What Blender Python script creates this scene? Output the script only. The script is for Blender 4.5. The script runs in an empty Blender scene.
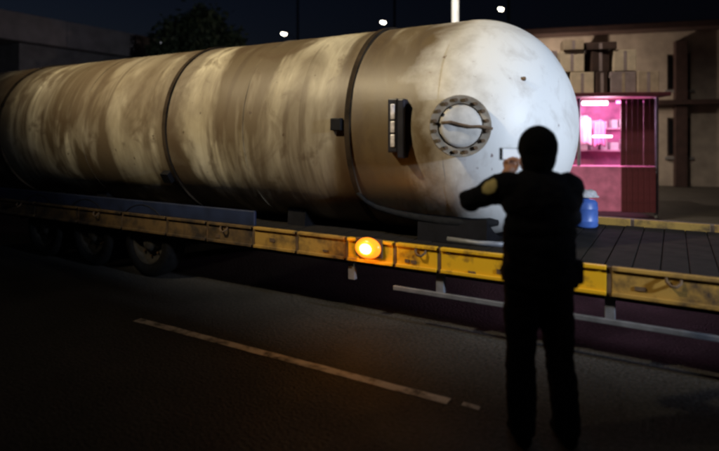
import bpy, bmesh, math, random
from mathutils import Vector, Matrix, noise
random.seed(7)
R = math.radians
sc = bpy.context.scene
C = sc.collection

# ------------------------------------------------------------------ camera
cam_d = bpy.data.cameras.new('camera'); cam = bpy.data.objects.new('camera', cam_d); C.objects.link(cam)
cam.location = (0, 0, 1.72); cam.rotation_euler = (R(90), 0, 0)
cam_d.sensor_width = 36; cam_d.lens = 540 / 719 * 36; cam_d.shift_y = -90.5 / 719
cam_d.clip_start = 0.05; cam_d.clip_end = 3000
cam_d.dof.use_dof = True; cam_d.dof.focus_distance = 5.6; cam_d.dof.aperture_fstop = 0.7
sc.camera = cam
# ------------------------------------------------------------------ sky, moon, exposure
w = bpy.data.worlds.new('World'); sc.world = w; w.use_nodes = True
nt = w.node_tree; nt.nodes.clear()
wo = nt.nodes.new('ShaderNodeOutputWorld'); bg = nt.nodes.new('ShaderNodeBackground')
sky = nt.nodes.new('ShaderNodeTexSky'); sky.sky_type = 'NISHITA'; sky.sun_disc = False
sky.sun_elevation = R(-4.0); sky.sun_rotation = R(-60); sky.air_density = 1.0; sky.dust_density = 1.0; sky.ozone_density = 2.0
bg.inputs['Strength'].default_value = 0.115
nt.links.new(sky.outputs[0], bg.inputs[0]); nt.links.new(bg.outputs[0], wo.inputs[0])
sun_d = bpy.data.lights.new('moon', 'SUN'); sun = bpy.data.objects.new('moon', sun_d); C.objects.link(sun)
sun_d.energy = 0.012; sun_d.angle = R(0.5); sun_d.color = (0.8, 0.88, 1.0)
sun.rotation_euler = (R(48), 0, R(-60))
sc.view_settings.view_transform = 'Standard'; sc.view_settings.look = 'None'
sc.view_settings.exposure = 0; sc.view_settings.gamma = 1; sc.view_settings.use_curve_mapping = False
sc.render.engine = 'CYCLES'
sc.cycles.pixel_filter_type = 'BLACKMAN_HARRIS'; sc.cycles.filter_width = 2.6
sc.cycles.use_denoising = True
sc.cycles.sample_clamp_indirect = 4

# ------------------------------------------------------------------ frame of the road: u along it (towards the near end of the tank), v across it (away from the camera)
AX = Vector((.864, -.5035, 0)).normalized(); NX = Vector((-AX.y, AX.x, 0))
P0 = Vector((1.261, 5.65, 0)); ROT = math.atan2(AX.y, AX.x)
def W(u, v, z=0): return P0 + AX * u + NX * v + Vector((0, 0, z))

# ------------------------------------------------------------------ helpers
def tag(o, label=None, cat=None, group=None, kind=None):
    if label: o['label'] = label
    if cat: o['category'] = cat
    if group: o['group'] = group
    if kind: o['kind'] = kind
    return o
def empty(name, loc=(0, 0, 0), rz=0):
    o = bpy.data.objects.new(name, None); C.objects.link(o); o.location = loc; o.rotation_euler = (0, 0, rz)
    o.empty_display_size = .2
    return o
def mesh_obj(name, bm, mat, parent=None, smooth=False, bevel=0, rn=True):
    if rn: bmesh.ops.recalc_face_normals(bm, faces=bm.faces)
    me = bpy.data.meshes.new(name); bm.to_mesh(me); bm.free()
    for p in me.polygons: p.use_smooth = smooth
    for m in (mat if isinstance(mat, (list, tuple)) else [mat]): me.materials.append(m)
    o = bpy.data.objects.new(name, me); C.objects.link(o)
    if parent: o.parent = parent
    if bevel:
        b = o.modifiers.new('bevel', 'BEVEL'); b.width = bevel; b.segments = 2; b.limit_method = 'ANGLE'
    return o
def inst(name, src, parent, loc=(0, 0, 0), rot=(0, 0, 0), scale=(1, 1, 1)):
    o = bpy.data.objects.new(name, src.data); C.objects.link(o); o.parent = parent
    o.location = loc; o.rotation_euler = rot; o.scale = scale
    for m in src.modifiers:
        if m.type == 'BEVEL':
            b = o.modifiers.new('bevel', 'BEVEL'); b.width = m.width; b.segments = 2; b.limit_method = 'ANGLE'
    return o
def box(bm, x0, x1, y0, y1, z0, z1, mat=0, M=None):
    vs = [bm.verts.new(Vector(p)) for p in ((x0,y0,z0),(x1,y0,z0),(x1,y1,z0),(x0,y1,z0),(x0,y0,z1),(x1,y0,z1),(x1,y1,z1),(x0,y1,z1))]
    if M:
        for v in vs: v.co = M @ v.co
    for f in ((0,3,2,1),(4,5,6,7),(0,1,5,4),(1,2,6,5),(2,3,7,6),(3,0,4,7)):
        fc = bm.faces.new([vs[i] for i in f]); fc.material_index = mat
def ring_pts(c, ax, r, n, up=None):
    ax = ax.normalized(); up = up or (Vector((0, 0, 1)) if abs(ax.z) < .9 else Vector((1, 0, 0)))
    a = ax.cross(up).normalized(); b = a.cross(ax).normalized()
    return [c + (a * math.cos(t) + b * math.sin(t)) * r for t in [2 * math.pi * i / n for i in range(n)]]
def tube(bm, pts, rad, n=10, cap=True):
    pts = [Vector(p) for p in pts]; rad = rad if isinstance(rad, (list, tuple)) else [rad] * len(pts)
    rows = []
    for i, p in enumerate(pts):
        d = (pts[min(i + 1, len(pts) - 1)] - pts[max(i - 1, 0)])
        rows.append([bm.verts.new(q) for q in ring_pts(p, d, rad[i], n)])
    for a, b in zip(rows, rows[1:]):
        for i in range(n): bm.faces.new((a[i], a[(i + 1) % n], b[(i + 1) % n], b[i]))
    if cap: bm.faces.new(rows[0][::-1]); bm.faces.new(rows[-1])
def lathe(bm, prof, n=48, axis='X', closed=False):
    """profile of (position along axis, radius)"""
    rows = []
    for x, r in prof:
        row = []
        for i in range(n if r > 1e-5 else 1):
            t = 2 * math.pi * i / n
            p = (x, r * math.cos(t), r * math.sin(t))
            if axis == 'Z': p = (p[1], p[2], x)
            if axis == 'Y': p = (p[1], x, p[2])
            row.append(bm.verts.new(p))
        rows.append(row)
    pairs = list(zip(rows, rows[1:])) + ([(rows[-1], rows[0])] if closed else [])
    for a, b in pairs:
        for i in range(n):
            j = (i + 1) % n
            if len(a) == 1 and len(b) == 1: continue
            if len(a) == 1: bm.faces.new((a[0], b[j], b[i]))
            elif len(b) == 1: bm.faces.new((a[i], a[j], b[0]))
            else: bm.faces.new((a[i], a[j], b[j], b[i]))

# ------------------------------------------------------------------ materials
def nodes(name):
    m = bpy.data.materials.new(name); m.use_nodes = True
    t = m.node_tree; b = t.nodes['Principled BSDF']
    return m, t, b
def plain(name, col, rough=.6, metal=0, var=.25, scale=6, bump=.0, emit=None, estr=0):
    m, t, b = nodes(name)
    tc = t.nodes.new('ShaderNodeTexCoord'); nz = t.nodes.new('ShaderNodeTexNoise'); nz.inputs['Scale'].default_value = scale; nz.inputs['Detail'].default_value = 6
    t.links.new(tc.outputs['Object'], nz.inputs['Vector'])
    r = t.nodes.new('ShaderNodeValToRGB'); r.color_ramp.elements[0].position = .3; r.color_ramp.elements[1].position = .72
    r.color_ramp.elements[0].color = (*[c * (1 - var) for c in col], 1); r.color_ramp.elements[1].color = (*[min(1, c * (1 + var)) for c in col], 1)
    t.links.new(nz.outputs['Fac'], r.inputs[0]); t.links.new(r.outputs[0], b.inputs['Base Color'])
    b.inputs['Roughness'].default_value = rough; b.inputs['Metallic'].default_value = metal
    if bump:
        bp = t.nodes.new('ShaderNodeBump'); bp.inputs['Strength'].default_value = bump; bp.inputs['Distance'].default_value = .02
        t.links.new(nz.outputs['Fac'], bp.inputs['Height']); t.links.new(bp.outputs[0], b.inputs['Normal'])
    if emit:
        b.inputs['Emission Color'].default_value = (*emit, 1); b.inputs['Emission Strength'].default_value = estr
    return m
def emis(name, col, s):
    m, t, b = nodes(name); b.inputs['Base Color'].default_value = (*[c * .6 for c in col], 1)
    b.inputs['Emission Color'].default_value = (*col, 1); b.inputs['Emission Strength'].default_value = s
    return m

def tank_material():
    m, t, b = nodes('weathered_tank_paint'); L = t.links.new
    tc = t.nodes.new('ShaderNodeTexCoord')
    def nz(scale3, sc_, det=6, rough=.55, dist=0):
        mp = t.nodes.new('ShaderNodeMapping'); mp.inputs['Scale'].default_value = scale3; L(tc.outputs['Object'], mp.inputs['Vector'])
        n = t.nodes.new('ShaderNodeTexNoise'); n.inputs['Scale'].default_value = sc_; n.inputs['Detail'].default_value = det
        n.inputs['Roughness'].default_value = rough; n.inputs['Distortion'].default_value = dist
        L(mp.outputs[0], n.inputs['Vector']); return n.outputs['Fac']
    def ramp(src, p0, p1, c0=(0, 0, 0, 1), c1=(1, 1, 1, 1)):
        r = t.nodes.new('ShaderNodeValToRGB'); e = r.color_ramp.elements; e[0].position = p0; e[1].position = p1; e[0].color = c0; e[1].color = c1
        L(src, r.inputs[0]); return r.outputs[0]
    def mix(f, a, b_, mode='MIX'):
        x = t.nodes.new('ShaderNodeMix'); x.data_type = 'RGBA'; x.blend_type = mode
        if isinstance(f, float): x.inputs[0].default_value = f
        else: L(f, x.inputs[0])
        for s, v in ((6, a), (7, b_)):
            if isinstance(v, tuple): x.inputs[s].default_value = v
            else: L(v, x.inputs[s])
        return x.outputs[2]
    base = mix(ramp(nz((1, 1, 1), 1.3, 4), .35, .7), (.48, .43, .31, 1), (.69, .65, .53, 1))
    streak = ramp(nz((1.0, .34, .34), 1.6, 5, .55, .6), .45, .61)          # runs round the shell
    col = mix(streak, (.105, .078, .045, 1), base)
    fine = ramp(nz((3.2, .5, .5), 2.2, 6, .65, .8), .38, .62)
    col = mix(fine, mix(.32, col, (.12, .085, .055, 1)), col)
    blot = ramp(nz((1, 1, .75), 2.3, 6, .6, .8), .54, .64)
    col = mix(blot, col, mix(.7, col, (.085, .055, .03, 1)))
    spots = ramp(nz((1, 1, 1), 13, 3, .5), .70, .76)
    col = mix(spots, col, (.05, .03, .02, 1))
    big = ramp(nz((.55, .4, .4), 1.5, 3, .5, .5), .40, .60)                  # broad dull zones
    col = mix(big, mix(.62, col, (.11, .08, .05, 1)), col)
    drip = ramp(nz((2.6, .22, .22), 2.6, 4, .5, .3), .56, .66)
    col = mix(drip, col, mix(.6, col, (.07, .045, .025, 1)))
    sx = t.nodes.new('ShaderNodeSeparateXYZ'); L(tc.outputs['Object'], sx.inputs[0])
    # rust that has bled from the girth bands
    for rx, wd_ in ((-.95, .085), (-3.52, .13), (-7.3, .13)):
        e1 = t.nodes.new('ShaderNodeMath'); e1.operation = 'SUBTRACT'; L(sx.outputs['X'], e1.inputs[0]); e1.inputs[1].default_value = rx + .02
        e2 = t.nodes.new('ShaderNodeMath'); e2.operation = 'ABSOLUTE'; L(e1.outputs[0], e2.inputs[0])
        e3 = t.nodes.new('ShaderNodeMath'); e3.operation = 'MULTIPLY_ADD'; L(nz((1.5, 1, 1), 3.3, 6, .65), e3.inputs[0]); e3.inputs[1].default_value = -wd_ * 3.0; L(e2.outputs[0], e3.inputs[2])
        f_ = ramp(e3.outputs[0], 0, .14, (1, 1, 1, 1), (0, 0, 0, 1))
        f2 = t.nodes.new('ShaderNodeMath'); f2.operation = 'MULTIPLY'; L(f_, f2.inputs[0]); f2.inputs[1].default_value = .7
        col = mix(f2.outputs[0], col, (.075, .05, .03, 1))
    # cold light painted in: end section whiter, browner strip just before it
    e1 = t.nodes.new('ShaderNodeMath'); e1.operation = 'MULTIPLY_ADD'; L(nz((1, .7, .7), 2.0, 5, .6), e1.inputs[0]); e1.inputs[1].default_value = 1.0; L(sx.outputs['X'], e1.inputs[2])
    e4 = t.nodes.new('ShaderNodeMath'); e4.operation = 'ADD'; L(e1.outputs[0], e4.inputs[0]); e4.inputs[1].default_value = .6
    col = mix(ramp(e4.outputs[0], .1, .5), col, mix(ramp(nz((1.2, .6, .6), 3.4, 6, .65, .7), .42, .58, (.85, .85, .85, 1), (.05, .05, .05, 1)), col, (.12, .085, .045, 1)))
    wob = t.nodes.new('ShaderNodeMath'); wob.operation = 'MULTIPLY_ADD'; L(nz((1, 1, 1), 2.4, 6, .6), wob.inputs[0]); wob.inputs[1].default_value = 1.1; L(sx.outputs['X'], wob.inputs[2])
    lit_end = ramp(wob.outputs[0], .22, .85)
    white = mix(ramp(nz((1, 1, 1), 3.0, 7, .65, .5), .50, .85), (.66, .66, .66, 1), (.36, .33, .31, 1))
    white = mix(spots, white, (.25, .2, .2, 1))
    col = mix(lit_end, col, white)
    L(col, b.inputs['Base Color']); b.inputs['Roughness'].default_value = .5
    bp = t.nodes.new('ShaderNodeBump'); bp.inputs['Strength'].default_value = .25; bp.inputs['Distance'].default_value = .03
    L(nz((1, .5, .5), 3.5, 5), bp.inputs['Height']); L(bp.outputs[0], b.inputs['Normal'])
    return m

def asphalt(name, base, hi):
    m, t, b = nodes(name); L = t.links.new
    tc = t.nodes.new('ShaderNodeTexCoord')
    def nz(s, d): 
        n = t.nodes.new('ShaderNodeTexNoise'); n.inputs['Scale'].default_value = s; n.inputs['Detail'].default_value = d; L(tc.outputs['Object'], n.inputs['Vector']); return n.outputs['Fac']
    r = t.nodes.new('ShaderNodeValToRGB'); r.color_ramp.elements[0].position = .32; r.color_ramp.elements[1].position = .7
    r.color_ramp.elements[0].color = (*base, 1); r.color_ramp.elements[1].color = (*hi, 1)
    L(nz(.55, 7), r.inputs[0])
    g = t.nodes.new('ShaderNodeMix'); g.data_type = 'RGBA'; g.blend_type = 'OVERLAY'; g.inputs[0].default_value = .7
    vo = t.nodes.new('ShaderNodeTexVoronoi'); vo.feature = 'DISTANCE_TO_EDGE'; vo.inputs['Scale'].default_value = .55
    ds = t.nodes.new('ShaderNodeTexNoise'); ds.inputs['Scale'].default_value = 2.2; ds.inputs['Detail'].default_value = 6; L(tc.outputs['Object'], ds.inputs['Vector'])
    ad = t.nodes.new('ShaderNodeMix'); ad.data_type = 'RGBA'; ad.inputs[0].default_value = .28; L(tc.outputs['Object'], ad.inputs[6]); L(ds.outputs['Color'], ad.inputs[7]); L(ad.outputs[2], vo.inputs['Vector'])
    cr = t.nodes.new('ShaderNodeValToRGB'); cr.color_ramp.elements[0].position = .001; cr.color_ramp.elements[1].position = .008; cr.color_ramp.elements[0].color = (.7, .7, .7, 1); L(vo.outputs['Distance'], cr.inputs[0])
    mu = t.nodes.new('ShaderNodeMix'); mu.data_type = 'RGBA'; mu.blend_type = 'MULTIPLY'; mu.inputs[0].default_value = 1; L(r.outputs[0], mu.inputs[6]); L(cr.outputs[0], mu.inputs[7])
    L(mu.outputs[2], g.inputs[6]); gr = t.nodes.new('ShaderNodeMapRange'); gr.inputs[1].default_value = .3; gr.inputs[2].default_value = .7; L(nz(38, 5), gr.inputs[0]); L(gr.outputs[0], g.inputs[7]); L(g.outputs[2], b.inputs['Base Color'])
    r2 = t.nodes.new('ShaderNodeMapRange'); L(nz(1.2, 4), r2.inputs[0]); r2.inputs[3].default_value = .5; r2.inputs[4].default_value = .95; L(r2.outputs[0], b.inputs['Roughness'])
    bp = t.nodes.new('ShaderNodeBump'); bp.inputs['Strength'].default_value = .9; bp.inputs['Distance'].default_value = .02
    L(nz(45, 4), bp.inputs['Height']); L(bp.outputs[0], b.inputs['Normal'])
    return m
def worn(name, col, under, scale, p0, p1, rough=.6, scl=(1, 1, 1)):
    m, t, b = nodes(name); L = t.links.new
    tc = t.nodes.new('ShaderNodeTexCoord'); mp = t.nodes.new('ShaderNodeMapping'); mp.inputs['Scale'].default_value = scl; L(tc.outputs['Object'], mp.inputs['Vector'])
    n = t.nodes.new('ShaderNodeTexNoise'); n.inputs['Scale'].default_value = scale; n.inputs['Detail'].default_value = 8; n.inputs['Roughness'].default_value = .65; L(mp.outputs[0], n.inputs['Vector'])
    r = t.nodes.new('ShaderNodeValToRGB'); e = r.color_ramp.elements; e[0].position = p0; e[1].position = p1; e[0].color = (*col, 1); e[1].color = (*under, 1)
    L(n.outputs['Fac'], r.inputs[0]); L(r.outputs[0], b.inputs['Base Color']); b.inputs['Roughness'].default_value = rough
    return m

M = {}
M['tank'] = tank_material()
M['rust'] = plain('rusty_steel', (.10, .06, .032), .8, 0, .5, 9, .3)
M['rustl'] = plain('brown_flange_paint', (.20, .165, .125), .8, 0, .5, 7, .3)
M['cover'] = plain('pale_cover_paint', (.42, .40, .38), .6, 0, .3, 8, .2)
M['band'] = plain('dark_band_steel', (.03, .021, .014), .85, 0, .6, 5, .2)
M['band'].node_tree.nodes['Principled BSDF'].inputs['Specular IOR Level'].default_value = .1
M['black'] = plain('black_steel', (.006, .006, .008), .55, 0, .4, 8)
M['black'].node_tree.nodes['Principled BSDF'].inputs['Specular IOR Level'].default_value = .15
M['navy'] = plain('dark_blue_chassis_paint', (.012, .02, .055), .5, 0, .4, 5)
M['grey'] = plain('galvanised_steel', (.17, .18, .21), .5, .2, .3, 10)
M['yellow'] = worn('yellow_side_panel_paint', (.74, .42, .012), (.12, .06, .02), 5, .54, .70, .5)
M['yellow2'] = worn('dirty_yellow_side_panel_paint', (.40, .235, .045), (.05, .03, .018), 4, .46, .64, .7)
M['yellow3'] = worn('grimy_yellow_side_panel_paint', (.15, .088, .03), (.03, .02, .014), 4, .42, .62, .75)  # dirty yellow, with the gloom of the trailer's left end put into the colour
M['tyre'] = plain('tyre_rubber', (.010, .010, .011), .9, 0, .3, 20, .3)
M['tyre'].node_tree.nodes['Principled BSDF'].inputs['Specular IOR Level'].default_value = .1
M['deck'] = plain('dark_deck_timber', (.012, .010, .009), .9, 0, .4, 7, .3)
M['deck'].node_tree.nodes['Principled BSDF'].inputs['Specular IOR Level'].default_value = .15
M['rim'] = plain('grimy_rim_paint', (.05, .045, .04), .8, 0, .5, 9, .2)
M['asphalt'] = asphalt('asphalt', (.019, .019, .020), (.058, .056, .056))
M['soil'] = asphalt('dusty_soil', (.03, .026, .02), (.06, .05, .04))
M['kerb'] = plain('kerb_concrete', (.20, .19, .18), .85, 0, .3, 8, .3)
M['line'] = worn('worn_road_paint', (.74, .73, .71), (.04, .037, .036), 5.5, .46, .66, .7, (1, 1, 1))
M['pole'] = plain('pale_pole_paint', (.6, .62, .62), .5, .0, .12, 6)
M['gauge'] = plain('white_gauge_glass', (.62, .6, .7), .2, 0, .5, 16)
M['gaugeback'] = plain('dark_gauge_case', (.012, .012, .022), .45, 0, .4, 8)

# ================================================================== SETTING
def sheet(name, u0, u1, v0, v1, z, mat, nu=1, nv=1):
    bm = bmesh.new(); box(bm, u0, u1, v0, v1, z - .3, z)
    o = mesh_obj(name, bm, mat); o.location = P0; o.rotation_euler = (0, 0, ROT); return o
bm = bmesh.new(); s = 900
vs = [bm.verts.new(p) for p in ((-s, -s, -.012), (s, -s, -.012), (s, s, -.012), (-s, s, -.012))]; bm.faces.new(vs)
tag(mesh_obj('ground', bm, M['soil']), kind='structure')
road = tag(sheet('road', -120, 120, -8.6, 2.9, 0, M['asphalt']), kind='structure')
pave = tag(sheet('pavement', -120, 120, 3.08, 6.0, .13, plain('pavement_concrete', (.11, .105, .10), .85, 0, .3, 3, .3)), kind='structure')
kerb = empty('kerb', P0, ROT); tag(kerb, kind='structure')
bm = bmesh.new(); box(bm, -.49, .49, 2.905, 3.075, -.2, .135); k0 = mesh_obj('kerb_stone', bm, M['kerb'], kerb, bevel=.015)
k0.location.x = -14
for i in range(1, 26): inst('kerb_stone', k0, kerb, (-14 + i * 1.0, random.uniform(-.004, .004), random.uniform(-.004, .004)))
# painted lane dash, worn, parallel to the trailer, with a scrap of paint beyond its end
def dash(u0, u1, vc, wd, z=.004):
    bm = bmesh.new(); n = max(2, int((u1 - u0) / .05)); rows = []
    for i in range(n + 1):
        u = u0 + (u1 - u0) * i / n
        a = wd / 2 + .010 * noise.noise(Vector((u * 5, 0, 3))); b = wd / 2 + .010 * noise.noise(Vector((u * 5, 9, 3)))
        rows.append((bm.verts.new((u, vc - a, z)), bm.verts.new((u, vc + b, z))))
    for p, q in zip(rows, rows[1:]): bm.faces.new((p[0], q[0], q[1], p[1]))
    return mesh_obj('lane_dash', bm, M['line'], road)
dash(-2.56, .50, -2.22, .085); dash(.585, .70, -2.20, .05)
dash(-8.6, -5.56, -2.22, .085); dash(3.5, 6.5, -2.22, .085)

# ================================================================== TANK
RT, ZC, KD = 1.1, 1.80, .87
tank = empty('storage_tank', W(0, 0, ZC - RT), ROT); tank.location.z = ZC - RT
tag(tank, 'huge weathered cylindrical steel tank with rounded end lying on the yellow trailer', 'tank')
ULEFT = -11.6
bm = bmesh.new()
prof = []
for i in range(0, 17):
    a = math.pi / 2 * (1 - i / 16); prof.append((ULEFT - RT * KD * math.sin(a), RT * math.cos(a)))
prof[0] = (prof[0][0], 0)
seams = [-10.4, -8.6, -5.2, -2.3]
us = [ULEFT + .25 + i * (-ULEFT - .25) / 70 for i in range(70)]
for u in us: prof.append((u, RT))
lathe(bm, prof + [(0, RT)], 112)
for v in bm.verts:                                          # slight dents and out-of-round plates
    d = Vector((0, v.co.y, v.co.z))
    if d.length > .9: v.co += d.normalized() * (.010 * noise.noise(Vector((v.co.x * 1.1, v.co.y * 1.4, v.co.z * 1.4))) + .004 * noise.noise(v.co * 4))
    v.co.z += RT
def head_pt(a): return (RT * KD * math.sin(a), RT * math.cos(a))
shell = mesh_obj('shell', bm, M['tank'], tank, True)
bm = bmesh.new(); prof = [(-.03, RT + .001), (0, RT + .002)] + [(x, max(r + .003, 0)) for x, r in [head_pt(math.pi / 2 * i / 28) for i in range(1, 28)]] + [(RT * KD + .003, 0)]
lathe(bm, prof, 112)
for v in bm.verts:
    v.co += v.co.normalized() * .006 * noise.noise(v.co * 2.2); v.co.z += RT
dome = mesh_obj('dished_end', bm, M['tank'], tank, True)
def band(name, u, wd, th, mat, parent=tank, r0=RT - .02):
    bm = bmesh.new(); lathe(bm, [(u - wd / 2, r0), (u - wd / 2, RT + th), (u + wd / 2, RT + th), (u + wd / 2, r0)], 112, closed=True)
    for v in bm.verts: v.co.z += RT
    return mesh_obj(name, bm, mat, parent, False)
for u in (-.95, -3.52, -7.3): band('girth_band', u, .055, .022, M['band'])
for u in seams: band('weld_seam', u, .03, .0025, M['tank'])
def surf(u, phi, out=0):
    """point on the tank: phi measured up from the camera side"""
    if u <= 0: return Vector((u, -(RT + out) * math.cos(phi), RT + (RT + out) * math.sin(phi)))
    a = math.asin(min(1, u / (RT * KD))); r = RT * math.cos(a) + out
    return Vector((u, -r * math.cos(phi), RT + r * math.sin(phi)))
# manhole: neck, flange, bolted cover
man = empty('manhole', surf(.155, -.005)); man.parent = tank
man.rotation_euler = (0, 0, R(30))                      # local -Y looks out of the tank
bm = bmesh.new(); lathe(bm, [(.15, 0), (.15, .205), (-.085, .205), (-.085, 0)], 40, 'Y'); mesh_obj('neck', bm, M['rust'], man, False)
bm = bmesh.new(); lathe(bm, [(-.07, .19), (-.07, .262), (-.105, .262), (-.105, .19)], 48, 'Y', True); mesh_obj('flange', bm, M['rustl'], man, False, .005)
bm = bmesh.new(); lathe(bm, [(-.09, .18), (-.108, .18), (-.122, .176), (-.132, .15), (-.138, .08), (-.139, 0)], 40, 'Y'); cover = mesh_obj('cover', bm, M['cover'], man, True)
bm = bmesh.new(); lathe(bm, [(-.100, 0), (-.100, .017), (-.138, .017), (-.138, 0)], 6, 'Y'); bolt = mesh_obj('bolt', bm, M['rust'], man)
for i in range(16):
    t = 2 * math.pi * (i + .5) / 16
    o = bolt if i == 0 else inst('bolt', bolt, man)
    o.location = (.222 * math.cos(t), 0, .222 * math.sin(t))
bm = bmesh.new(); tube(bm, [(-.17, -.150, .025), (-.09, -.156, .032), (-.02, -.160, .012), (.07, -.158, -.006), (.15, -.150, -.004), (.26, -.128, -.022)], .013, 8); mesh_obj('hinge_arm', bm, M['rust'], man, True)
# level gauge: a dark upright case, pale blocks standing in for white highlights
gau = empty('level_gauge', surf(-.40, 0)); gau.parent = tank; gau.rotation_euler = (R(0), 0, R(4))
bm = bmesh.new(); box(bm, -.095, .0, -.05, .06, -.24, .25); mesh_obj('case', bm, M['gaugeback'], gau, bevel=.012)
bm = bmesh.new(); box(bm, .004, .075, -.07, .06, -.29, .245); mesh_obj('cover_flap', bm, M['gaugeback'], gau, bevel=.015)
for z0, z1 in ((.06, .20), (-.06, .045), (-.19, -.075)):
    bm = bmesh.new(); box(bm, -.065, -.02, -.062, -.045, z0, z1); mesh_obj('glass', bm, M['gauge'], gau, bevel=.01)
def lug(u, phi, s=.06, h=.09, mat='rust'):
    p = surf(u, phi); bm = bmesh.new(); box(bm, -s / 2, s / 2, -h, .06, -s / 2, s / 2)
    lathe_m = None
    o = mesh_obj('lifting_lug', bm, M[mat], tank, bevel=.008); o.location = p
    o.rotation_euler = (-phi, 0, math.asin(max(0, min(.99, u / (RT * KD)))) if u > 0 else 0)
lug(-1.06, .02, .12, .05, 'black'); lug(-3.62, -.55, .14, .08, 'black'); lug(.62, .5, .03, .03)

bm = bmesh.new(); tube(bm, [surf(u, p, .02) for u, p in ((-.95, -.62), (-.90, -.72), (-.80, -.80), (-.62, -.86), (-.42, -.90), (-.2, -.92), (0, -.93), (.16, -.94), (.28, -.97), (.34, -1.02))], [.02, .022, .026, .032, .04, .05, .055, .055, .05, .03], 12)
mesh_obj('rubber_strip', bm, M['tyre'], tank, True)
# ================================================================== TRAILER
tr = empty('lowbed_trailer', W(0, 0, 0), ROT)
tag(tr, 'low flatbed trailer with battered yellow side panels under the tank', 'trailer')
U0, U1, VN = -12.4, 3.6, -1.25
bm = bmesh.new(); box(bm, U0, U1, VN + .06, -VN - .06, .60, .66); mesh_obj('deck_frame', bm, M['black'], tr)
# deck planks run across
bm = bmesh.new(); box(bm, -.092, .092, VN + .05, -VN - .05, .664, .705); pl = mesh_obj('deck_plank', bm, M['deck'], tr, bevel=.006)
n = 0
u = U0 + .1
while u < U1 - .05:
    o = pl if n == 0 else inst('deck_plank', pl, tr)
    o.location = (u, random.uniform(-.006, .006), random.uniform(-.004, .004)); n += 1; u += .19
# outer blue rail above the panels further back, main beams below
bm = bmesh.new(); box(bm, U0, -2.0, VN + .012, VN + .05, .775, .93); mesh_obj('side_rail', bm, M['navy'], tr, bevel=.008)
bm = bmesh.new(); box(bm, U0, -2.0, -VN - .05, -VN - .012, .775, .93); mesh_obj('side_rail', bm, M['navy'], tr, bevel=.008)
for v in (-.5, .5):
    bm = bmesh.new(); box(bm, U0 + .3, U1 - .3, v - .06, v + .06, .34, .598); mesh_obj('main_beam', bm, M['black'], tr, bevel=.01)
# side panels, each a steel plate with folded edges
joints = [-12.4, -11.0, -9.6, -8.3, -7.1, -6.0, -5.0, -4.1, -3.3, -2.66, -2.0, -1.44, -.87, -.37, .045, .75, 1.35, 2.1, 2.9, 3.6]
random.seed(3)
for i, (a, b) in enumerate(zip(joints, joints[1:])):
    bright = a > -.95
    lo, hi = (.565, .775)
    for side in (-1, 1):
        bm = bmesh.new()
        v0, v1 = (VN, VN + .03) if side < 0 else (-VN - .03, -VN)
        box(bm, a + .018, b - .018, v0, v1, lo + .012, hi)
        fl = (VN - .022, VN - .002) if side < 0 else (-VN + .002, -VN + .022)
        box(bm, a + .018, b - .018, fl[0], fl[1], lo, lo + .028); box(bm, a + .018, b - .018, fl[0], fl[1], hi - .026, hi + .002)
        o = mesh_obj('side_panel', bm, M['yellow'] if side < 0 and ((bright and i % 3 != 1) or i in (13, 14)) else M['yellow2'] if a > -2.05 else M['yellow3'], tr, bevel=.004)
        bm = bmesh.new(); box(bm, a - .014, a + .014, v0 + .002, v1 - .002, lo - .01, hi - .005); mesh_obj('panel_post', bm, M['rust'], tr)
# rope hooks / rubbed holes on near panels
bm = bmesh.new(); tube(bm, [(-.045, 0, .03), (-.04, -.03, .0), (-.015, -.042, -.025), (.02, -.04, -.028), (.045, -.02, -.005), (.045, 0, .02)], .011, 8); hk = mesh_obj('rope_hook', bm, M['rust'], tr, True)
for i, u in enumerate((-.12, 1.75, -2.4, -4.6, -6.4)):
    o = hk if i == 0 else inst('rope_hook', hk, tr)
    o.location = (u, VN - .002, .72)
bm = bmesh.new(); box(bm, -.03, .03, -.006, .004, -.014, .014); rv = mesh_obj('patch_plate', bm, M['rust'], tr)
for i, (u, z) in enumerate(((-.25, .625), (-.19, .622), (.33, .60), (.55, .635), (.13, .74), (1.0, .61), (1.55, .64), (-1.1, .62), (-1.75, .66), (-2.5, .63))):
    o = rv if i == 0 else inst('patch_plate', rv, tr)
    o.location = (u, VN - .002, z); o.scale = (random.uniform(.5, 1.3), 1, random.uniform(.6, 1.4))
# side guard: struts and a pale lower rail
for i, u in enumerate((.03, 1.35, 2.6, -.85)):
    bm = bmesh.new(); box(bm, u - .035, u + .035, VN + .05, VN + .10, .37, .60); mesh_obj('guard_strut', bm, M['grey'], tr, bevel=.005)
bm = bmesh.new(); box(bm, -.40, 3.2, VN + .02, VN + .048, .345, .385); mesh_obj('guard_rail', bm, M['grey'], tr, bevel=.006)
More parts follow.
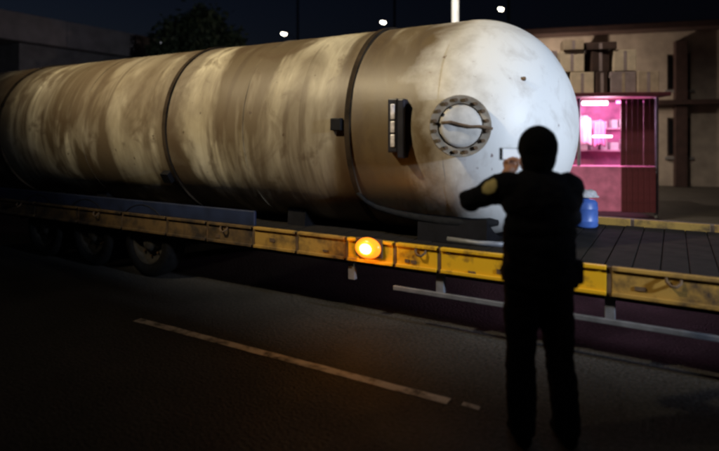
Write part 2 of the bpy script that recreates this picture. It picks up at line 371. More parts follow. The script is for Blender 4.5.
# wheels
def wheel(u, side):
    wr = empty('wheel', (u, side * 1.05, .42)); wr.parent = tr
    bm = bmesh.new(); s = side
    lathe(bm, [(-.12, .27), (-.13, .36), (-.11, .405), (-.06, .42), (.06, .42), (.11, .405), (.13, .36), (.12, .27)], 40, 'Y', True)
    ty = mesh_obj('tyre', bm, M['tyre'], wr, True)
    bm = bmesh.new(); lathe(bm, [(s * .10, .272), (s * .115, .262), (s * .05, .22), (s * .03, .13), (s * .09, .11), (s * .11, .07), (s * .115, 0)], 32, 'Y'); mesh_obj('rim', bm, M['rim'], wr, True)
    bm = bmesh.new()
    for k in range(8):
        t = k * math.pi / 4; tube(bm, [(.17 * math.cos(t), s * .03, .17 * math.sin(t)), (.17 * math.cos(t), s * .07, .17 * math.sin(t))], .014, 6)
    mesh_obj('wheel_nuts', bm, M['rust'], wr)
for u in (-3.75, -4.85, -5.95, 2.95):
    for s in (-1, 1): wheel(u, s)
    bm = bmesh.new(); tube(bm, [(u, -.95, .42), (u, .95, .42)], .06, 10); mesh_obj('axle', bm, M['black'], tr, True)
    if u < 0:
        for s in (-1, 1):
            bm = bmesh.new()                               # curved mudguard
            pts = [(u + .49 * math.cos(t), .42 + .47 * math.sin(t)) for t in [math.pi * (.06 + .88 * k / 12) for k in range(13)]]
            r0 = [[bm.verts.new((x, s * (1.05 + dv), z - .0)) for x, z in pts] for dv in (-.15, .19)]
            for k in range(12): bm.faces.new((r0[0][k], r0[0][k + 1], r0[1][k + 1], r0[1][k]))
            o = mesh_obj('mudguard', bm, M['black'], tr, True); so = o.modifiers.new('s', 'SOLIDIFY'); so.thickness = .012
# saddles that cradle the tank; a pale bar stands in for the near one's highlight
def saddle(u, wd, half, mat):
    bm = bmesh.new(); n = 28; rows = []
    for i in range(n + 1):
        a = -half + 2 * half * i / n; y = (RT + .004) * math.sin(a); z = ZC - (RT + .004) * math.cos(a)
        rows.append([bm.verts.new(p) for p in ((u - wd, y, max(z, .71)), (u + wd, y, max(z, .71)), (u + wd, y * 1.02, .706), (u - wd, y * 1.02, .706))])
    for p, q in zip(rows, rows[1:]):
        for k in range(4): bm.faces.new((p[k], p[(k + 1) % 4], q[(k + 1) % 4], q[k]))
    bm.faces.new(rows[0]); bm.faces.new(rows[-1][::-1])
    return mesh_obj('saddle', bm, mat, tr)
for u in (-1.9, -5.4, -9.4): saddle(u, .12, .62, M['black'])
saddle(-.05, .34, .70, M['black'])
bm = bmesh.new(); tube(bm, [(.02, -.99, .80), (.3, -.99, .79), (.52, -.985, .80)], .022, 8); mesh_obj('saddle_edge', bm, M['grey'], tr, True)  # pale bar shaped as the highlight under the tank
# amber side lamp
lamp = empty('side_lamp', (-.62, VN - .02, .705)); lamp.parent = tr
lamp['label'] = 'glowing amber side lamp on the yellow panel'
bm = bmesh.new(); box(bm, -.135, .135, -.012, .016, -.085, .085); mesh_obj('lamp_housing', bm, M['rust'], lamp, bevel=.008)
m_l, t_, b_ = nodes('amber_lens')
b_.inputs['Base Color'].default_value = (.9, .3, .02, 1); b_.inputs['Roughness'].default_value = .25
b_.inputs['Emission Color'].default_value = (1, .22, .012, 1); b_.inputs['Emission Strength'].default_value = 1.7
bm = bmesh.new(); lathe(bm, [(-.014, .118), (-.040, .112), (-.058, .08), (-.066, .055)], 28, 'Y'); o = mesh_obj('lens', bm, m_l, lamp, True); o.scale = (1.08, 1, .80)
bm = bmesh.new(); lathe(bm, [(-.062, .06), (-.074, .05), (-.082, .028), (-.085, 0)], 28, 'Y'); o = mesh_obj('lit_bulb', bm, emis('amber_bulb', (1, .55, .14), 14), lamp, True); o.scale = (1.05, 1, .8)
ld = bpy.data.lights.new('side_lamp_glow', 'POINT'); ld.energy = 6.5; ld.color = (1, .36, .04); ld.shadow_soft_size = .05
lo_ = bpy.data.objects.new('side_lamp_glow', ld); C.objects.link(lo_); lo_.parent = lamp; lo_.location = (0, -.092, .0)

# blue container and a pale coil on the far edge of the deck, right of the tank
bm = bmesh.new(); rr = [(0, 0), (0, .14), (.02, .155), (.07, .155), (.08, .16), (.09, .155), (.22, .155), (.23, .16), (.24, .155), (.30, .15), (.33, .12), (.34, .05), (.37, .05), (.37, 0)]
lathe(bm, rr, 28, 'Z'); d = mesh_obj('plastic_drum', bm, plain('blue_plastic', (.06, .13, .42), .4, 0, .3, 5), None, True); d.location = W(.90, .92, .706); d.scale = (.86, .86, .9)
tag(d, 'small blue plastic drum on the deck right of the person', 'drum')
bm = bmesh.new(); bmesh.ops.create_icosphere(bm, subdivisions=4, radius=1)
for v in bm.verts:
    k = 1 + .28 * noise.noise(v.co * 1.7) + .16 * noise.noise(v.co * 4.2)
    v.co = Vector((v.co.x * .15 * k, v.co.y * .13 * k, max(0, v.co.z * .075 * k)))
d2 = mesh_obj('folded_tarp', bm, plain('pale_tarp', (.4, .4, .42), .8, 0, .3, 20, .3), None, True); d2.location = W(.90, .92, .706 + .333)
tag(d2, 'crumpled pale tarp lying on the blue drum', 'tarp')

# ================================================================== PERSON
def remeshed(name, build, mat, parent, vox, smooth_it=4, fold=None):
    bm = bmesh.new(); build(bm); me = bpy.data.meshes.new(name + '_raw'); bm.to_mesh(me); bm.free()
    o = bpy.data.objects.new(name + '_raw', me); C.objects.link(o)
    r = o.modifiers.new('r', 'REMESH'); r.mode = 'VOXEL'; r.voxel_size = vox
    s = o.modifiers.new('s', 'SMOOTH'); s.factor = .5; s.iterations = smooth_it
    dg = bpy.context.evaluated_depsgraph_get(); out = bpy.data.meshes.new_from_object(o.evaluated_get(dg))
    out.name = name
    bpy.data.objects.remove(o); bpy.data.meshes.remove(me)
    if fold:
        nr = [v.normal.copy() for v in out.vertices]
        for v, nn in zip(out.vertices, nr): v.co += nn * fold(v.co)
    for p in out.polygons: p.use_smooth = True
    out.materials.clear(); out.materials.append(mat)
    q = bpy.data.objects.new(name, out); C.objects.link(q); q.parent = parent
    return q
def ell(bm, c, r, rot=None, n=20):
    m = Matrix.Translation(Vector(c)) @ (rot.to_matrix().to_4x4() if rot else Matrix()) @ Matrix.Diagonal((*r, 1))
    bmesh.ops.create_uvsphere(bm, u_segments=n, v_segments=n // 2 + 2, radius=1, matrix=m)
def limb(bm, a, b, ra, rb, sq=(1, 1), n=14):
    a, b = Vector(a), Vector(b); d = b - a
    tube(bm, [a + d * t for t in (0, .25, .5, .75, 1)], [ra + (rb - ra) * t for t in (0, .25, .5, .75, 1)], n)
    bmesh.ops.create_icosphere(bm, subdivisions=2, radius=ra, matrix=Matrix.Translation(a)); bmesh.ops.create_icosphere(bm, subdivisions=2, radius=rb, matrix=Matrix.Translation(b))
PB = Vector((1.0, 3.0, 0))
per = empty('person', PB); tag(per, 'person in black hood and dark clothes seen from behind, raising a phone', 'person')
def q(x, y, z): return Vector((x, y, z)) - PB
J = dict(head=q(.990, 3.015, 1.640), neck=q(.992, 3.0, 1.49), chest=q(.995, 3.0, 1.32), waist=q(.995, 3.0, 1.08), pelvis=q(.995, 3.0, .95),
  shl=q(.835, 3.0, 1.435), shr=q(1.165, 3.0, 1.432), ell=q(.655, 3.19, 1.335), elr=q(1.245, 3.2, 1.25), wrl=q(.872, 3.29, 1.458), wrr=q(1.09, 3.34, 1.47),
  hpl=q(.905, 3.0, .93), hpr=q(1.085, 3.0, .93), knl=q(.902, 3.03, .50), knr=q(1.115, 3.02, .50), anl=q(.900, 2.99, .09), anr=q(1.150, 2.985, .09))
PH = q(.948, 3.37, 1.600)                                 # centre of the phone
def hand(bm, wr, palm, dirs, thumb):
    limb(bm, wr, palm, .026, .034)
    ell(bm, palm, (.036, .022, .042))
    for base, k1, k2, tip in dirs:
        limb(bm, base, k1, .0095, .009, n=8); limb(bm, k1, k2, .009, .0085, n=8); limb(bm, k2, tip, .0085, .0075, n=8)
    limb(bm, thumb[0], thumb[1], .012, .0105, n=8); limb(bm, thumb[1], thumb[2], .0105, .009, n=8)
def body(bm):
    ell(bm, J['head'], (.078, .098, .118)); ell(bm, J['head'] + Vector((0, .045, -.05)), (.058, .055, .07))
    limb(bm, J['head'] + Vector((0, .095, -.0)), J['head'] + Vector((0, .118, -.035)), .012, .016, n=8)              # nose
    ell(bm, J['head'] + Vector((0, .092, -.075)), (.026, .014, .012))                                                # lips
    ell(bm, J['head'] + Vector((0, .088, .022)), (.05, .018, .012))                                                  # brow
    for s in (-1, 1): ell(bm, J['head'] + Vector((s * .08, .0, -.015)), (.012, .022, .034)); ell(bm, J['head'] + Vector((s * .031, .086, .0)), (.014, .012, .010))
    limb(bm, J['head'] + Vector((0, -.01, -.08)), J['chest'] + Vector((0, 0, .12)), .056, .07)
    ell(bm, J['chest'], (.165, .11, .19)); ell(bm, J['waist'], (.14, .095, .16)); ell(bm, J['pelvis'], (.165, .11, .12))
    limb(bm, J['shl'], J['shr'], .06, .06)
    for s, sh, el, wr in (('l', 'shl', 'ell', 'wrl'), ('r', 'shr', 'elr', 'wrr')):
        limb(bm, J[sh], J[el], .052, .041); limb(bm, J[el], J[wr], .042, .028)
    for h, k, a in (('hpl', 'knl', 'anl'), ('hpr', 'knr', 'anr')):
        limb(bm, J[h], J[k], .082, .055); limb(bm, J[k], J[k].lerp(J[a], .35), .054, .056); limb(bm, J[k].lerp(J[a], .35), J[a], .055, .037)
        limb(bm, J[a] + Vector((0, -.02, -.04)), J[a] + Vector((0, .15, -.06)), .035, .028)
    # left hand: fingers wrap behind the phone from below and the side, thumb on the screen edge
    pl_ = J['wrl'] + Vector((.052, .03, .050))
    dl = []
    for i in range(4):
        b0 = pl_ + Vector((-.026 + .004 * i, .012, .012 + .0)) + Vector((.017 * i, .004, .004 * i))
        L_ = (.030, .036, .038, .032)[i]
        dl.append((b0, b0 + Vector((-.006, .004, L_ * .95)), b0 + Vector((.002, -.016, L_ * 1.45)), b0 + Vector((.014, -.030, L_ * 1.15))))
    hand(bm, J['wrl'], pl_, dl, (pl_ + Vector((.03, -.012, -.005)), pl_ + Vector((.045, -.022, .028)), pl_ + Vector((.034, -.022, .056))))
    pr = J['wrr'] + Vector((-.05, .03, .06)); dr = []
    for i in range(4):
        b0 = pr + Vector((.02 - .017 * i, .014, .014)); L_ = (.030, .036, .038, .032)[i]
        dr.append((b0, b0 + Vector((-.006, .014, L_)), b0 + Vector((-.014, .012, L_ * 1.7)), b0 + Vector((-.024, .004, L_ * 2.1))))
    hand(bm, J['wrr'], pr, dr, (pr + Vector((-.03, -.012, -.005)), pr + Vector((-.045, -.02, .028)), pr + Vector((-.036, -.02, .055))))
M['skin'] = plain('skin', (.42, .20, .12), .55, 0, .12, 30)
M['jacket'] = plain('black_jacket_cloth', (.006, .006, .0085), .9, 0, .3, 40, .2)
M['trous'] = plain('dark_trouser_cloth', (.009, .009, .011), .9, 0, .3, 50, .2)
M['hood'] = plain('black_knit_hood', (.003, .003, .0035), .95, 0, .3, 60, .3)
for k_ in ('jacket', 'trous', 'hood'): M[k_].node_tree.nodes['Principled BSDF'].inputs['Specular IOR Level'].default_value = .12
remeshed('body', body, M['skin'], per, .0065, 3)
def jacket(bm):
    ell(bm, J['chest'] + Vector((0, -.012, .03)), (.205, .135, .185)); ell(bm, J['chest'] + Vector((0, -.01, -.12)), (.202, .132, .2))
    ell(bm, J['waist'] + Vector((0, 0, -.02)), (.198, .135, .2))
    tube(bm, [J['waist'] + Vector((0, 0, .08)), J['pelvis'] + Vector((0, 0, -.055))], [.19, .205], 28)
    for v in bm.verts:
        if v.co.z < J['waist'].z + .085 and abs(v.co.y) > .1: v.co.y *= .72
    limb(bm, J['shl'] + Vector((.02, 0, -.012)), J['shr'] + Vector((-.02, 0, -.012)), .082, .082)
    limb(bm, J['neck'] + Vector((0, -.004, .02)), J['neck'] + Vector((0, 0, -.10)), .074, .125)
    for sh, el, wr in (('shl', 'ell', 'wrl'), ('shr', 'elr', 'wrr')):
        limb(bm, J[sh], J[el], .082, .066); limb(bm, J[el], J[wr].lerp(J[el], .0), .066, .044)
        ell(bm, J[wr].lerp(J[el], .16), (.052, .052, .05)); ell(bm, J[el], (.074, .074, .070))
def jf(c):
    return .013 * noise.noise(Vector((c.x * 7, c.y * 7, c.z * 13))) + .008 * noise.noise(Vector((c.x * 17, c.y * 17, c.z * 30)))
jk = remeshed('jacket', jacket, M['jacket'], per, .010, 5, jf)
def trousers(bm):
    ell(bm, J['pelvis'] + Vector((0, -.005, -.03)), (.185, .135, .14))
    for h, k, a in (('hpl', 'knl', 'anl'), ('hpr', 'knr', 'anr')):
        limb(bm, J[h] + Vector((0, 0, -.03)), J[k], .106, .082); limb(bm, J[k], J[k].lerp(J[a], .4), .082, .082); limb(bm, J[k].lerp(J[a], .4), J[a] + Vector((0, .0, .01)), .082, .075)
def tf(c): return .008 * noise.noise(Vector((c.x * 9, c.y * 9, c.z * 8 + 4))) + (.007 * noise.noise(Vector((c.x * 14, c.y * 14, c.z * 30))))
remeshed('trousers', trousers, M['trous'], per, .011, 5, tf)
for a in ('anl', 'anr'):
    def shoe(bm, a=a):
        c = J[a]
        ell(bm, c + Vector((0, -.02, -.03)), (.047, .062, .06)); limb(bm, c + Vector((0, -.02, -.048)), c + Vector((0, .13, -.052)), .041, .036); ell(bm, c + Vector((0, .14, -.05)), (.046, .065, .036))
    o = remeshed('shoe', shoe, M['hood'], per, .009, 3)
    for v in o.data.vertices: v.co.z = max(v.co.z, .001)
def hood(bm):
    ell(bm, J['head'] + Vector((0, -.014, .018)), (.108, .118, .118)); ell(bm, J['head'] + Vector((0, -.026, -.05)), (.095, .096, .11))
    ell(bm, J['head'] + Vector((0, -.018, -.13)), (.078, .078, .07))
hd = remeshed('hood', hood, M['hood'], per, .009, 4, lambda c: .005 * noise.noise(Vector((c.x * 18, c.y * 18, c.z * 18))))
# face opening of the hood: cut the front away
bm = bmesh.new(); bm.from_mesh(hd.data)
bmesh.ops.delete(bm, geom=[v for v in bm.verts if v.co.y > J['head'].y + .05 and abs(v.co.x - J['head'].x) < .075 and v.co.z < J['head'].z + .085], context='VERTS')
bm.to_mesh(hd.data); bm.free()
# pale yellow emblem on the left sleeve: a patch curved round the arm
bm = bmesh.new()
c0 = J['shl'].lerp(J['ell'], .27); fa = (J['ell'] - J['shl']).normalized()
lookd = Vector((-.35, -1, .5)).normalized(); side = fa.cross(lookd).normalized(); lookd = side.cross(fa).normalized()
g = {}
for i in range(-6, 7):
    for j in range(-5, 6):
        x, y = i / 6, j / 5
        if x * x + y * y > 1.02: continue
        th = y * .62; rr_ = .0800 - .006 * x
        g[i, j] = bm.verts.new(c0 + fa * (x * .064) + (side * math.sin(th) + lookd * math.cos(th)) * (rr_ + .006))
for (i, j) in list(g):
    ks = [(i, j), (i + 1, j), (i + 1, j + 1), (i, j + 1)]
    if all(k in g for k in ks): bm.faces.new([g[k] for k in ks])
o = mesh_obj('sleeve_patch', bm, plain('ochre_patch_cloth', (.56, .47, .20), .8, 0, .2, 25), per, True); o['label'] = 'pale yellow patch on the raised sleeve'
so = o.modifiers.new('s', 'SOLIDIFY'); so.thickness = .006
# belt pouch on the right hip
bm = bmesh.new(); box(bm, -.03, .035, -.05, .05, -.075, .06); o = mesh_obj('belt_pouch', bm, M['jacket'], per, bevel=.02); o.location = q(1.195, 2.99, .975)
# phone
ph = empty('phone', PB + PH); ph.rotation_euler = (R(-4), R(2), R(6)); tag(ph, 'lit phone held up beside the head by the person in black', 'phone')
bm = bmesh.new(); box(bm, -.078, .078, -.004, .004, -.038, .038); mesh_obj('phone_case', bm, M['black'], ph, bevel=.004)
bm = bmesh.new(); box(bm, -.058, .072, -.0062, -.0042, -.034, .034); mesh_obj('screen', bm, emis('phone_screen', (.8, .88, 1), .55), ph)
bm = bmesh.new(); lathe(bm, [(.0042, .009), (.007, .009), (.007, 0)], 16, 'Y'); o = mesh_obj('camera_lens', bm, M['gaugeback'], ph); o.location = (-.06, 0, .022)

# ================================================================== LAMPS
def street_lamp(pos, H, yaw, arm, label, col, e_disc, light=None, target=None, cone=80, blend=.6, soft=.25, group=None, rad=.075, pm='pole', flat=1):
    t = empty('street_lamp', pos, yaw); tag(t, label, 'street lamp', group)
    bm = bmesh.new(); tube(bm, [(0, 0, 0), (0, 0, .9), (0, 0, .92), (0, 0, H)], [rad * 1.35, rad * 1.3, rad, rad * .7], 14); mesh_obj('pole', bm, M[pm], t, True)
    bm = bmesh.new(); tube(bm, [(0, 0, H - .05), (0, -.15 * arm, H + .25), (0, -.5 * arm, H + .42), (0, -arm, H + .48)], rad * .5, 10); mesh_obj('arm', bm, M[pm], t, True)
    bm = bmesh.new(); box(bm, -.16, .16, -arm - .62, -arm + .05, H + .44, H + .55); mesh_obj('lamp_head', bm, M['grey'], t, bevel=.04)
    bm = bmesh.new(); lathe(bm, [(0, .0), (-.035, .06), (-.05, .10), (-.02, .13), (0, .13)], 20, 'Z'); o = mesh_obj('lamp_lens', bm, emis('lamp_lens_light', col, e_disc), t, True); o.location = (0, -arm - .28, H + .438); o.scale = (1.05, 2.2, 1.6)
    if light:
        l = bpy.data.lights.new('lamp_light', 'SPOT'); l.energy = light; l.color = col; l.spot_size = R(cone); l.spot_blend = blend; l.shadow_soft_size = soft
        lo = bpy.data.objects.new('lamp_light', l); C.objects.link(lo); lo.parent = t; lp = Vector((0, -arm - .28, H + .33)); lo.location = lp; lo.scale = (1, flat, 1)
        wp = Matrix.Rotation(yaw, 3, 'Z') @ lp + Vector(pos)
        dl = Matrix.Rotation(-yaw, 3, 'Z') @ (Vector(target) - wp)
        lo.rotation_euler = dl.to_track_quat('-Z', 'Y').to_euler()
    return t
# the far row beyond the road, parallel to it
for (x, y, h, wh) in ((1.75, 40, 9.65, 'above the middle of the tank'), (-6.2, 44.3, 9.6, 'furthest left of the far row'), (9.32, 35.6, 9.6, 'furthest right of the far row above the tank end')):
    t = street_lamp((x + .95, y + 1.62, -.01), h, ROT, 1.6, 'bright distant street lamp ' + wh, (1, .93, .74), 26, group='far street lamps beyond the road', pm='black', rad=.042)
    t.children[3].scale = (1.9, 2.6, 7.5)
# the near pole that rises behind the tank end
street_lamp((1.80, 10.15, .13), 8.0, R(-20), 1.0, 'pale street lamp pole standing close behind the tank end', (1, .88, .74), 14, 1900, (4.2, 10.6, 2.6), 90, .6, .2, rad=.078)
# street lamp on the camera side of the road, warm, lights the long flank of the tank
street_lamp(W(-5.6, -9.9, -.01), 9.2, ROT + math.pi, 1.6, 'warm street lamp on the near roadside lighting the tank flank', (1, .82, .52), 12, 8200, W(-3.0, 0, 3.0), 70, .85, .25, flat=.43)
# work light on a tripod, cold white, lights the round end
def work_light(pos, target, energy, H, cone, blend, label):
    t = empty('work_light', pos); tag(t, label, 'work light')
    hp = Vector((0, 0, H)); d = (Vector(target) - (Vector(pos) + hp)).normalized(); yaw = math.atan2(d.y, d.x)
    for k in range(3):
        a = k * 2.0944; bm = bmesh.new(); tube(bm, [(0, 0, .75), (.55 * math.cos(a), .55 * math.sin(a), .02)], .018, 8); mesh_obj('leg', bm, M['black'], t, True)
    bm = bmesh.new(); tube(bm, [(0, 0, .3), (0, 0, H - .22)], .02, 10); mesh_obj('mast', bm, M['grey'], t, True)
    rot = d.to_track_quat('X', 'Z').to_matrix().to_4x4()
    bm = bmesh.new(); box(bm, -.10, .03, -.24, .24, -.18, .18, M=Matrix.Translation(hp) @ rot); mesh_obj('lamp_housing', bm, M['black'], t, bevel=.02)
    bm = bmesh.new(); box(bm, .032, .04, -.21, .21, -.15, .15, M=Matrix.Translation(hp) @ rot); mesh_obj('lamp_glass', bm, emis('cold_lamp_glass', (.8, .88, 1), 10), t)
    l = bpy.data.lights.new('work_light_beam', 'SPOT'); l.energy = energy; l.color = (.74, .85, 1); l.spot_size = R(cone); l.spot_blend = blend; l.shadow_soft_size = .18
    lo = bpy.data.objects.new('work_light_beam', l); C.objects.link(lo); lo.parent = t; lo.location = hp + d * .08; lo.rotation_euler = d.to_track_quat('-Z', 'Y').to_euler()
work_light(W(6.4, -2.7, 0), W(.9, .1, 1.85), 2000, 2.6, 55, .9, 'cold white work light on a tripod facing the round tank end')

# ================================================================== KIOSK beyond the trailer, right
kio = empty('kiosk', (4.55, 11.2, .13), ROT + R(22)); tag(kio, 'pink lit open kiosk beside the round tank end', 'kiosk')
M['pink'] = plain('pink_cloth', (.62, .20, .40), .7, 0, .3, 5)
M['pinkw'] = plain('pale_pink_board', (.75, .45, .58), .6, 0, .2, 5)
M['white'] = plain('white_carton', (.75, .72, .75), .6, 0, .15, 8)
M['dred'] = plain('dark_red_board', (.10, .02, .03), .6, 0, .3, 5)
for x in (-1.4, 0, 1.5):
    for y in (0, 1.5):
        bm = bmesh.new(); tube(bm, [(x, y, -.1), (x, y, 2.35)], .035, 8); mesh_obj('post', bm, M['grey'], kio)
bm = bmesh.new(); box(bm, -1.55, 1.65, -.35, 1.65, 2.36, 2.44); mesh_obj('roof', bm, M['dred'], kio, bevel=.01)
bm = bmesh.new(); box(bm, -1.43, 1.53, 1.51, 1.54, 0, 2.35); mesh_obj('back_cloth', bm, M['pink'], kio)
bm = bmesh.new(); box(bm, 1.52, 1.55, 0, 1.5, 0, 2.35); mesh_obj('side_cloth', bm, M['pinkw'], kio)
bm = bmesh.new(); box(bm, -1.36, 1.46, -.05, .35, .02, .95); mesh_obj('counter', bm, M['pink'], kio, bevel=.01)
for z in (1.25, 1.75):
    bm = bmesh.new(); box(bm, -1.35, 1.45, 1.2, 1.49, z - .03, z); sh = mesh_obj('shelf', bm, M['pinkw'], kio)
bm = bmesh.new(); box(bm, -.09, .09, -.09, .09, 0, .3); cart0 = mesh_obj('carton', bm, M['white'], kio, bevel=.008); cart0.location = (.2, 1.33, 1.25)
random.seed(5)
for i in range(1, 12):
    z = 1.25 if i < 6 else 1.75
    o = inst('carton', cart0, kio, (  .2 + .22 * (i % 6), 1.33, z), (0, 0, random.uniform(-.1, .1)), (random.uniform(.6, 1), 1, random.uniform(.5, 1.1)))
tubm = emis('white_tube_light', (1, .93, .98), 5)
bm = bmesh.new(); tube(bm, [(.12, .2, 2.26), (.62, .2, 2.26)], .045, 10); mesh_obj('tube_light', bm, tubm, kio, True)
bm = bmesh.new(); tube(bm, [(.25, -.1, 1.56), (.62, -.1, 1.56)], .022, 10); mesh_obj('tube_light', bm, tubm, kio, True)
bm = bmesh.new(); tube(bm, [(.8, .2, 2.28), (1.35, .2, 2.28)], .03, 10); mesh_obj('tube_light', bm, emis('magenta_tube_light', (1, .18, .62), 5), kio, True)
l = bpy.data.lights.new('kiosk_light', 'POINT'); l.energy = 100; l.color = (1, .58, .84); l.shadow_soft_size = .3
lo = bpy.data.objects.new('kiosk_light', l); C.objects.link(lo); lo.parent = kio; lo.location = (.55, .2, 1.95)
bm = bmesh.new(); box(bm, -.052, .052, -.015, .015, 0, 1.37); bd = mesh_obj('board', bm, M['dred'], kio, bevel=.006)
for k in range(6):
    o = bd if k == 0 else inst('board', bd, kio)
    o.location = (.855 + k * .11, -.05 + random.uniform(-.006, .006), .96)
    inst('board', bd, kio, (.855 + k * .11, -.085 + random.uniform(-.006, .006), .02), scale=(1, 1, .67))
# hanging garments at the kiosk front
for i, (x, z, hw, ln, c) in enumerate(((.26, 1.98, .17, .62, 'pinkw'), (.62, 1.9, .12, .55, 'pink'))):
    bm = bmesh.new(); n = 10; m_ = 14; rows = []
    for k in range(n + 1):
        f = k / n
        rows.append([bm.verts.new((x + hw * (1 + .12 * f) * (2 * e / m_ - 1),   .75 + .03 * (.3 + f) * math.sin(e * 1.3 + i * 2 + f), z - ln * f - .03 * math.sin(e * .5 + i))) for e in range(m_ + 1)])
    for a, b in zip(rows, rows[1:]):
        for k in range(m_): bm.faces.new((a[k], a[k + 1], b[k + 1], b[k]))
    o = mesh_obj('hanging_cloth', bm, M[c], kio, True); so = o.modifiers.new('s', 'SOLIDIFY'); so.thickness = .012

# ================================================================== BUILDING at right, two storeys
bl = empty('house', (6.3, 19.5, 0), ROT + R(14)); tag(bl, 'cream two storey house with dark windows behind the kiosk', 'house')
M['cream'] = plain('cream_plaster', (.42, .35, .28), .85, 0, .2, 2.5, .2)
M['brown'] = plain('brown_trim', (.045, .022, .018), .7, 0, .3, 4)
M['dglass'] = plain('dark_window_glass', (.015, .018, .022), .12, 0, .3, 3)
lit = emis('lit_window', (1, .70, .45), .22)
bm = bmesh.new()
H_, LX = 5.2, 13.0
xs = [0, .7, 1.7, 2.35, 3.3, 4.3, 5.0, 6.0, 6.9, 7.9, 8.8, 9.8, LX]
zs = [0, 1.0, 2.3, 3.25, 4.45, H_]
for i, (a, b) in enumerate(zip(xs, xs[1:])):
    for j, (c, d_) in enumerate(zip(zs, zs[1:])):
        if i % 2 == 1 and j in (1, 3) and i < 11: continue
        box(bm, a, b, 0, .25, c, d_)
bmesh.ops.remove_doubles(bm, verts=bm.verts, dist=.0005)
box(bm, 0, .25, .252, 7, 0, H_); box(bm, LX - .25, LX, .252, 7, 0, H_); box(bm, 0, LX, 7.002, 7.25, 0, H_)
mesh_obj('wall', bm, M['cream'], bl)
for i in (1, 3, 5, 7, 9):
    for (z0, z1) in ((1.0, 2.3), (3.25, 4.45)):
        x0, x1 = xs[i], xs[i + 1]
        f = bmesh.new()
        for (a, b, c, d_) in ((x0, x0 + .07, z0, z1), (x1 - .07, x1, z0, z1), (x0 + .07, x1 - .07, z0, z0 + .07), (x0 + .07, x1 - .07, z1 - .07, z1), ((x0 + x1) / 2 - .03, (x0 + x1) / 2 + .03, z0 + .07, z1 - .07)): box(f, a, b, .08, .16, c, d_)
        wn = mesh_obj('window', f, M['brown'], bl)
        for (a, b) in ((x0 + .07, (x0 + x1) / 2 - .03), ((x0 + x1) / 2 + .03, x1 - .07)):
            f = bmesh.new(); box(f, a, b, .11, .125, z0 + .07, z1 - .07); mesh_obj('pane', f, M['dglass'], wn)
        f = bmesh.new(); box(f, x0 - .08, x1 + .08, -.1, -.003, z0 - .1, z0 - .01); mesh_obj('sill', f, M['kerb'], wn)
for x in (2.0, 4.65, 8.35):
    f = bmesh.new(); box(f, x - .17, x + .17, -.32, -.004, 0, H_ - .35); mesh_obj('pilaster', f, M['brown'], bl)
f = bmesh.new(); box(f, -.35, LX + .3, -.75, 7.5, H_ + .002, H_ + .22); mesh_obj('roof', f, M['brown'], bl, bevel=.02)
f = bmesh.new(); box(f, -.05, LX, -.55, -.005, 2.72, 2.88); mesh_obj('floor_ledge', f, M['brown'], bl)
l = bpy.data.lights.new('wall_lamp_light', 'POINT'); l.energy = 300; l.color = (1, .80, .64); l.shadow_soft_size = .12
wl = empty('wall_lamp', (.85, -.9, 3.1)); wl.parent = bl  # added lamp, hidden behind the tank end, to light the facade
f = bmesh.new(); tube(f, [(0, .32, .25), (0, .05, .2), (0, 0, .12)], .02, 8); mesh_obj('bracket', f, M['brown'], wl)
lo = bpy.data.objects.new('wall_lamp_light', l); C.objects.link(lo); lo.parent = wl; lo.location = (0, -.7, -.1)
f = bmesh.new(); lathe(f, [(.12, .03), (.08, .09), (0, .11), (-.06, .08), (-.08, 0)], 16, 'Z'); mesh_obj('globe', f, emis('wall_globe', (1, .8, .55), 4), wl, True)

# ================================================================== LONG SHED at left, across the road's direction
shd = empty('shed', W(-20.9, 6.3, .0), ROT); tag(shd, 'long low shed with pale fascia behind the tank at left', 'shed')
M['shedw'] = plain('grey_shed_wall', (.16, .14, .14), .85, 0, .25, 2, .2)
M['fascia'] = plain('dull_mauve_fascia', (.24, .20, .20), .8, 0, .25, 1.5)
f = bmesh.new(); box(f, -7, 0, 0, 24, 0, 5.4); mesh_obj('wall', f, M['shedw'], shd)
f = bmesh.new(); box(f, -7.2, .5, -1.5, 24.5, 5.402, 5.6); mesh_obj('roof_slab', f, M['shedw'], shd)
for i in range(8):
    f = bmesh.new(); box(f, .502, .56, -1.5 + i * 3.14, 1.62 + i * 3.14, 5.42, 6.5); mesh_obj('fascia_panel', f, M['fascia'], shd, bevel=.01)
for i in range(6):
    f = bmesh.new(); box(f, .003, .06, .8 + i * 3.9, 3.6 + i * 3.9, .1, 3.0); mesh_obj('shutter', f, M['navy'], shd)
for y in (6.4, 9.4):
    wl = empty('wall_lamp', (.62, y, 6.35)); wl.parent = shd
    f = bmesh.new(); lathe(f, [(.07, 0), (.05, .05), (0, .07), (-.05, .05), (-.07, 0)], 12, 'Z'); mesh_obj('globe', f, emis('small_globe', (.9, .9, 1), 2.2), wl, True)
    f = bmesh.new(); box(f, -.06, .0, -.02, .02, -.16, -.05); mesh_obj('bracket', f, M['grey'], wl)

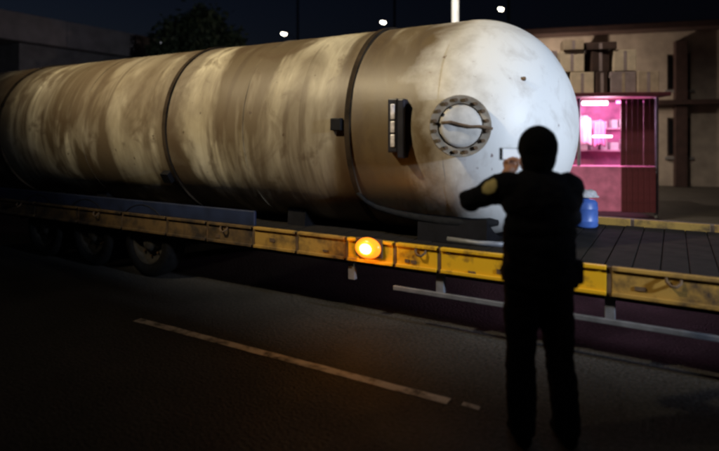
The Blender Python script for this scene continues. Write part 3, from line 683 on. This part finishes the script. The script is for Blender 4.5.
# ================================================================== TREES
M['leaf'] = plain('dark_leaves', (.035, .05, .022), .7, 0, .5, 1.5)
M['bark'] = plain('bark', (.06, .045, .035), .9, 0, .4, 6, .4)
def tree(pos, H, blobs, label, n, seed):
    rnd = random.Random(seed); t = empty('tree', pos); tag(t, label, 'tree')
    bm = bmesh.new(); tube(bm, [(0, 0, -.1), (.05, 0, H * .25), (-.08, .05, H * .5), (0, 0, H * .8)], [.26, .2, .15, .05], 10)
    for (c, r) in blobs:
        z0 = H * rnd.uniform(.3, .5); tube(bm, [(0, 0, z0), (c[0] * .5, c[1] * .5, z0 + (c[2] - z0) * .6), c], [.1, .06, .02], 6)
    mesh_obj('trunk', bm, M['bark'], t, True)
    bm = bmesh.new(); tot = sum(r[0] * r[1] * r[2] for c, r in blobs)
    for (c, r) in blobs:
        k = int(n * r[0] * r[1] * r[2] / tot)
        cl = []
        for _ in range(26):
            d = Vector((rnd.gauss(0, 1), rnd.gauss(0, 1), rnd.gauss(0, 1))).normalized() * rnd.uniform(.55, 1.0)
            cl.append(Vector((c[0] + d.x * r[0], c[1] + d.y * r[1], c[2] + d.z * r[2])))
        for _ in range(k):
            if rnd.random() < .35:
                d = Vector((rnd.gauss(0, 1), rnd.gauss(0, 1), rnd.gauss(0, 1))).normalized() * rnd.random() ** .4
                p = Vector((c[0] + d.x * r[0], c[1] + d.y * r[1], c[2] + d.z * r[2]))
            else: p = rnd.choice(cl) + Vector((rnd.gauss(0, .24), rnd.gauss(0, .24), rnd.gauss(0, .2)))
            a = Vector((rnd.gauss(0, 1), rnd.gauss(0, 1), rnd.gauss(0, .6))).normalized(); b = a.orthogonal().normalized(); s = rnd.uniform(.08, .17)
            vs = [bm.verts.new(p + a * s), bm.verts.new(p + b * s * .5), bm.verts.new(p - a * s), bm.verts.new(p - b * s * .5)]; bm.faces.new(vs)
    mesh_obj('crown', bm, M['leaf'], t, rn=False)
tree((-6.8, 22.5, 0), 7.0, [((-.1, 0, 5.6), (1.25, 1.2, 1.2)), ((-1.0, .1, 4.7), (.9, 1, 1.0)), ((1.0, 0, 4.8), (1.05, 1, 1.0)), ((.2, 0, 4.0), (1.5, 1.2, .9)), ((.3, 0, 6.4), (.8, .8, .6)), ((-1.35, 0, 5.5), (.6, .7, .6)), ((1.45, 0, 5.4), (.6, .7, .7))],
     'dark bushy tree silhouetted behind the tank at left', 14000, 4)

# ================================================================== CARTONS piled on the kiosk roof, in front of the house
M['tan'] = plain('tan_cardboard', (.42, .32, .22), .85, 0, .2, 6); M['mauve'] = plain('mauve_grey_cardboard', (.30, .23, .22), .85, 0, .2, 6)
M['dbrown'] = plain('dark_brown_crate_wood', (.05, .025, .018), .8, 0, .35, 7); M['creamc'] = plain('cream_cardboard', (.58, .47, .33), .85, 0, .15, 6)
KM = Matrix.Translation((4.55, 11.2, .13)) @ Matrix.Rotation(ROT + R(22), 4, 'Z')
rows_ = ((2.443, (('tan', -.98, .52, .42), ('dark brown', -.44, .46, .40), ('cream', .06, .46, .44), ('dark brown', .44, .22, .46), ('mauve grey', .86, .50, .44), ('tan', 1.34, .40, .40))),
         (2.90, (('mauve grey', -.70, .50, .40), ('cream', -.12, .48, .42), ('dark brown', .42, .36, .44), ('cream', .90, .44, .40))),
         (3.35, (('tan', -.10, .40, .22), ('dark brown', .44, .62, .16))))
cm = {'tan': 'tan', 'dark brown': 'dbrown', 'cream': 'creamc', 'mauve grey': 'mauve'}
rown = ('bottom', 'middle', 'top'); nth = ('first', 'second', 'third', 'fourth', 'fifth', 'last')
rnd = random.Random(11)
for ri, (z0, row) in enumerate(rows_):
    for ci, (cn, x, wd, ht) in enumerate(row):
        t = empty('stacked_carton', KM @ Vector((x, .2 + rnd.uniform(-.05, .05), z0)), ROT + R(22) + rnd.uniform(-.08, .08))
        tag(t, '%s box on the kiosk roof, %s from the left in the %s row' % (cn, nth[ci], rown[ri]), 'box', 'boxes piled on the kiosk roof')
        ht = (2.895 if ri == 0 else 3.345 if ri == 1 else z0 + ht) - z0 if ri < 2 else ht
        bm = bmesh.new(); box(bm, -wd / 2, wd / 2, -.22, .25, 0, ht - .012); mesh_obj('carton_body', bm, M[cm[cn]], t, bevel=.012)
        for sx_ in (-1, 1):
            bm = bmesh.new(); box(bm, min(0, sx_ * wd / 2) + .006, max(0, sx_ * wd / 2) - .006, -.215, .245, ht - .0115, ht - .004); mesh_obj('lid_flap', bm, M[cm[cn]], t)
        bm = bmesh.new(); box(bm, -.03, .03, -.2235, -.2205, .01, ht - .03); mesh_obj('packing_tape', bm, M['mauve'] if cn != 'mauve grey' else M['tan'], t)
